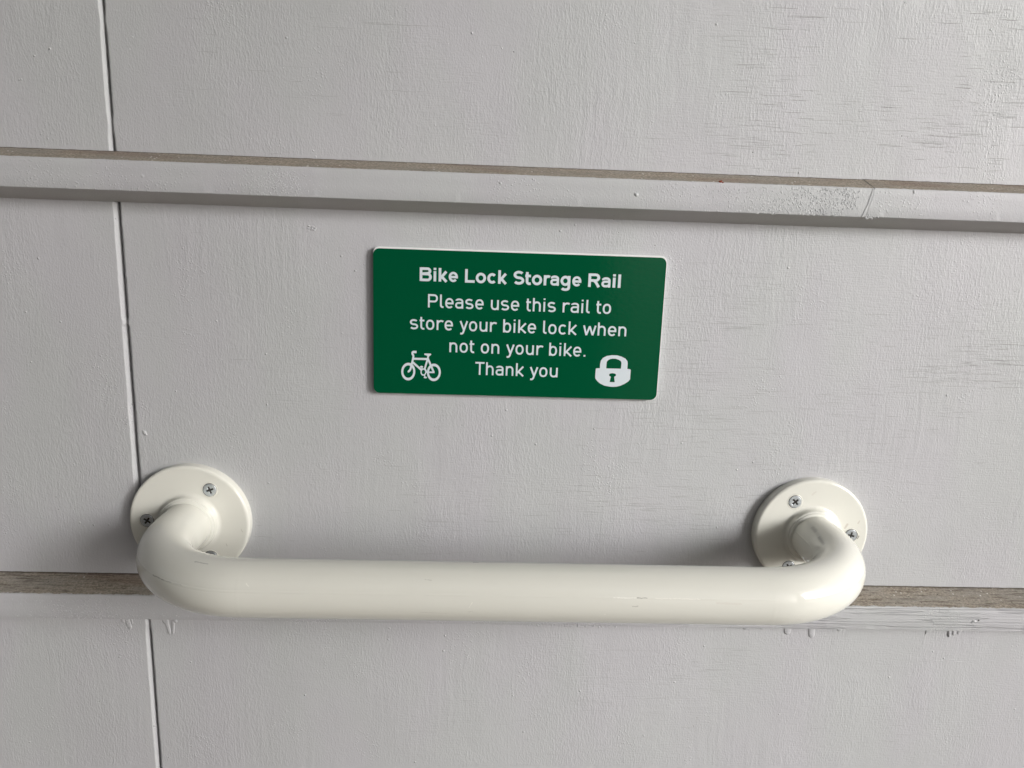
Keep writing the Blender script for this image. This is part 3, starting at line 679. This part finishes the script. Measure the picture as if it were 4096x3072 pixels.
for k_, (p, t) in enumerate(cl):
    nrm = Vector((t.y, -t.x, 0))
    for j in range(N):
        a_ = 2 * math.pi * j / N
        c_, s_ = math.cos(a_), math.sin(a_)
        rr = TR
        arcpos = min(k_, len(cl) - 1 - k_)
        if 8 <= arcpos <= 40:                      # bending leaves slight ripples on the inner side of the elbow
            inside = max(0, -c_)
            q = math.sin((arcpos - 8) / 32 * math.pi)
            rr += inside ** 3 * q * (.12 * math.sin(arcpos * 1.15 + s_ * 1.5) - .2) - .25 * abs(c_) ** 2 * q
        vs.append(V(*(p + nrm * (rr * c_) + Vector((0, 0, rr * s_)))))
for i in range(len(cl) - 1):
    for j in range(N):
        fs.append((i * N + j, i * N + (j + 1) % N, (i + 1) * N + (j + 1) % N, (i + 1) * N + j))
tube = pydata('tube', vs, fs, rail, [M_cream], smooth=180)
bm = bmesh.new(); bm.from_mesh(tube.data); bmesh.ops.recalc_face_normals(bm, faces=bm.faces); bm.to_mesh(tube.data); bm.free()
rshift(tube)

def lathe(name, prof, cx, cz, parent, mat, n=96, smooth=35, flat=None, holes=()):
    vs, fs = [], []
    for (r, y) in prof:
        for j in range(n):
            a_ = 2 * math.pi * j / n; vs.append(V(cx + r * math.cos(a_), y, cz + r * math.sin(a_)))
    for i in range(len(prof) - 1):
        for j in range(n): fs.append((i * n + j, i * n + (j + 1) % n, (i + 1) * n + (j + 1) % n, (i + 1) * n + j))
    fs.append(tuple(range(n))) if prof[0][0] > .01 else None
    fs.append(tuple((len(prof) - 1) * n + j for j in range(n)))
    o = pydata(name, vs, fs, parent, [mat], smooth=smooth)
    bm = bmesh.new(); bm.from_mesh(o.data); bmesh.ops.recalc_face_normals(bm, faces=bm.faces); bm.to_mesh(o.data); bm.free()
    return o
def screw(cx, cz, rot, parent, tiltx=0., tiltz=0., bright=False, y0=-7.62):
    """countersunk cross-head screw"""
    n = 96; R = 4.5; arm, hw = 2.7, .72
    bm = bmesh.new()
    def cr(a_):
        a_ = (a_ - rot) % (math.pi / 2); a_ = min(a_, math.pi / 2 - a_)      # 0..45 deg
        r1 = arm / max(math.cos(a_), 1e-6)
        if math.tan(a_) * arm > hw: r1 = hw / max(math.sin(a_), 1e-6)
        return min(r1, arm * 1.03)
    rings = [(lambda a_: R, .0 + .55), (lambda a_: R, .12), (lambda a_: R - .18, 0.), (lambda a_: max(cr(a_) + .15, cr(a_)), .0), (cr, .06), (lambda a_: cr(a_) * .62, 1.4), (lambda a_: .05, 1.5)]
    V_ = []
    for f_, dy in rings:
        V_.append([])
        for j in range(n):
            a_ = 2 * math.pi * j / n; r_ = f_(a_); x, z = r_ * math.cos(a_), r_ * math.sin(a_)
            V_[-1].append(bm.verts.new(V(cx + x, y0 + dy + tiltx * x + tiltz * z, cz + z)))
    for i in range(len(rings) - 1):
        for j in range(n):
            f = bm.faces.new((V_[i][j], V_[i][(j + 1) % n], V_[i + 1][(j + 1) % n], V_[i + 1][j])); f.material_index = 1 if i >= 4 else 0
    bmesh.ops.recalc_face_normals(bm, faces=bm.faces)
    for f in bm.faces:
        if f.material_index == 0 and abs(f.normal.y) > .9 and f.normal.y > 0: bmesh.ops.reverse_faces(bm, faces=[f])
    o = from_bm('screw', bm, parent, [M_zinc, M_recess]); return o
FP = [(42.05, -.05), (42.05, -5.6), (41.9, -6.3), (41.4, -6.9), (40.7, -7.2), (40.0, -7.3), (39.5, -7.3), (31, -7.3), (23.2, -7.3), (22.6, -7.32), (21.4, -7.6), (20.5, -8.4), (20.1, -9.6), (19.9, -11.2), (19.6, -11.8), (19.0, -12.1), (18.4, -12.1), (18.0, -11.8), (17.2, -11.8), (17.05, -9)]
for side, angs in ((-1, (58, 178, 298)), (1, (121, 0, 241))):
    fl = rshift(lathe('flange', FP, side * HS, 0, rail, M_flange, 128, 40))
    wl = lathe('weld_bead', [(19.0, -11.6), (18.7, -12.7), (18.1, -13.2), (17.5, -13.3), (16.9, -13.6), (16.6, -12.0)], side * HS, 0, fl, M_flange, 96, 60)
    for q, an in enumerate(angs):
        r_ = 29.4; cx, cz = side * HS + r_ * math.cos(math.radians(an)), r_ * math.sin(math.radians(an))
        dimp = lathe('screw_hole', [(5.7, -7.28), (5.4, -7.42), (5.1, -7.42), (4.85, -7.25)], cx, cz, fl, M_flange, 48, 60)
        shade = lathe('hole_gap', [(4.95, -7.33), (4.0, -7.34)], cx - (.35 if q == 0 else .0), cz + .1, fl, M_black, 32, 60)
        screw(cx, cz, [.35, .95, .2][q] + (0 if side < 0 else .4), fl, *[(.02, .0), (.06, -.04), (.0, .03)][q] if side < 0 else [(-.03, .03), (.03, .02), (0, .02)][q])

# ------------------------------------------------------------------ the rest of the place, outside the frame: ground, canopy, neighbouring wall; plus an added sun blocker and pale ground
def mbox(name, x0, x1, y0, y1, z0, z1, mat, parent=None, **kw):
    vs = [(x, y, z) for z in (z0, z1) for (x, y) in ((x0, y0), (x1, y0), (x1, y1), (x0, y1))]
    fs = [(0, 3, 2, 1), (4, 5, 6, 7), (0, 1, 5, 4), (1, 2, 6, 5), (2, 3, 7, 6), (3, 0, 4, 7)]
    return pydata(name, vs, fs, parent, [mat], **kw)
M_ground = plain('worn_paving', (.20, .17, .14), .85, 0, .15, 3)
M_roof = plain('canopy_boards', (.30, .29, .28), .8, 0, .1, 3)
M_brick = plain('neighbour_wall', (.05, .05, .045), .9, 0, .2, 4)
M_blocker = plain('blocker_paint', (.40, .39, .37), .7, 0, .08, 6)
g = pydata('ground', [(-60, -60, 0), (60, -60, 0), (60, 60, 0), (-60, 60, 0)], [(0, 1, 2, 3)], None, [M_ground], kind='structure')
mbox('canopy_roof', -4, 2.2, -1.45, .4, 2.42, 2.55, M_roof, kind='structure')
mbox('sun_blocker', 1.22, 1.40, -1.45, -1.3, 0, 2.42, M_blocker, kind='structure')  # unseen pier added to block part of the sun from the wall's left
mbox('opposite_wall', -7, .60, -3.2, -3.0, 0, 3.2, M_brick, kind='structure')
M_bright_ground = plain('added_ground_pale', (.50, .49, .46), .9, 0, .1, 2)
pydata('added_bright_ground', [(-60, -60, .004), (60, -60, .004), (60, -12, .004), (-60, -12, .004)], [(0, 1, 2, 3)], None, [M_bright_ground], kind='structure')  # unseen pale ground added to brighten the reflection in the sign
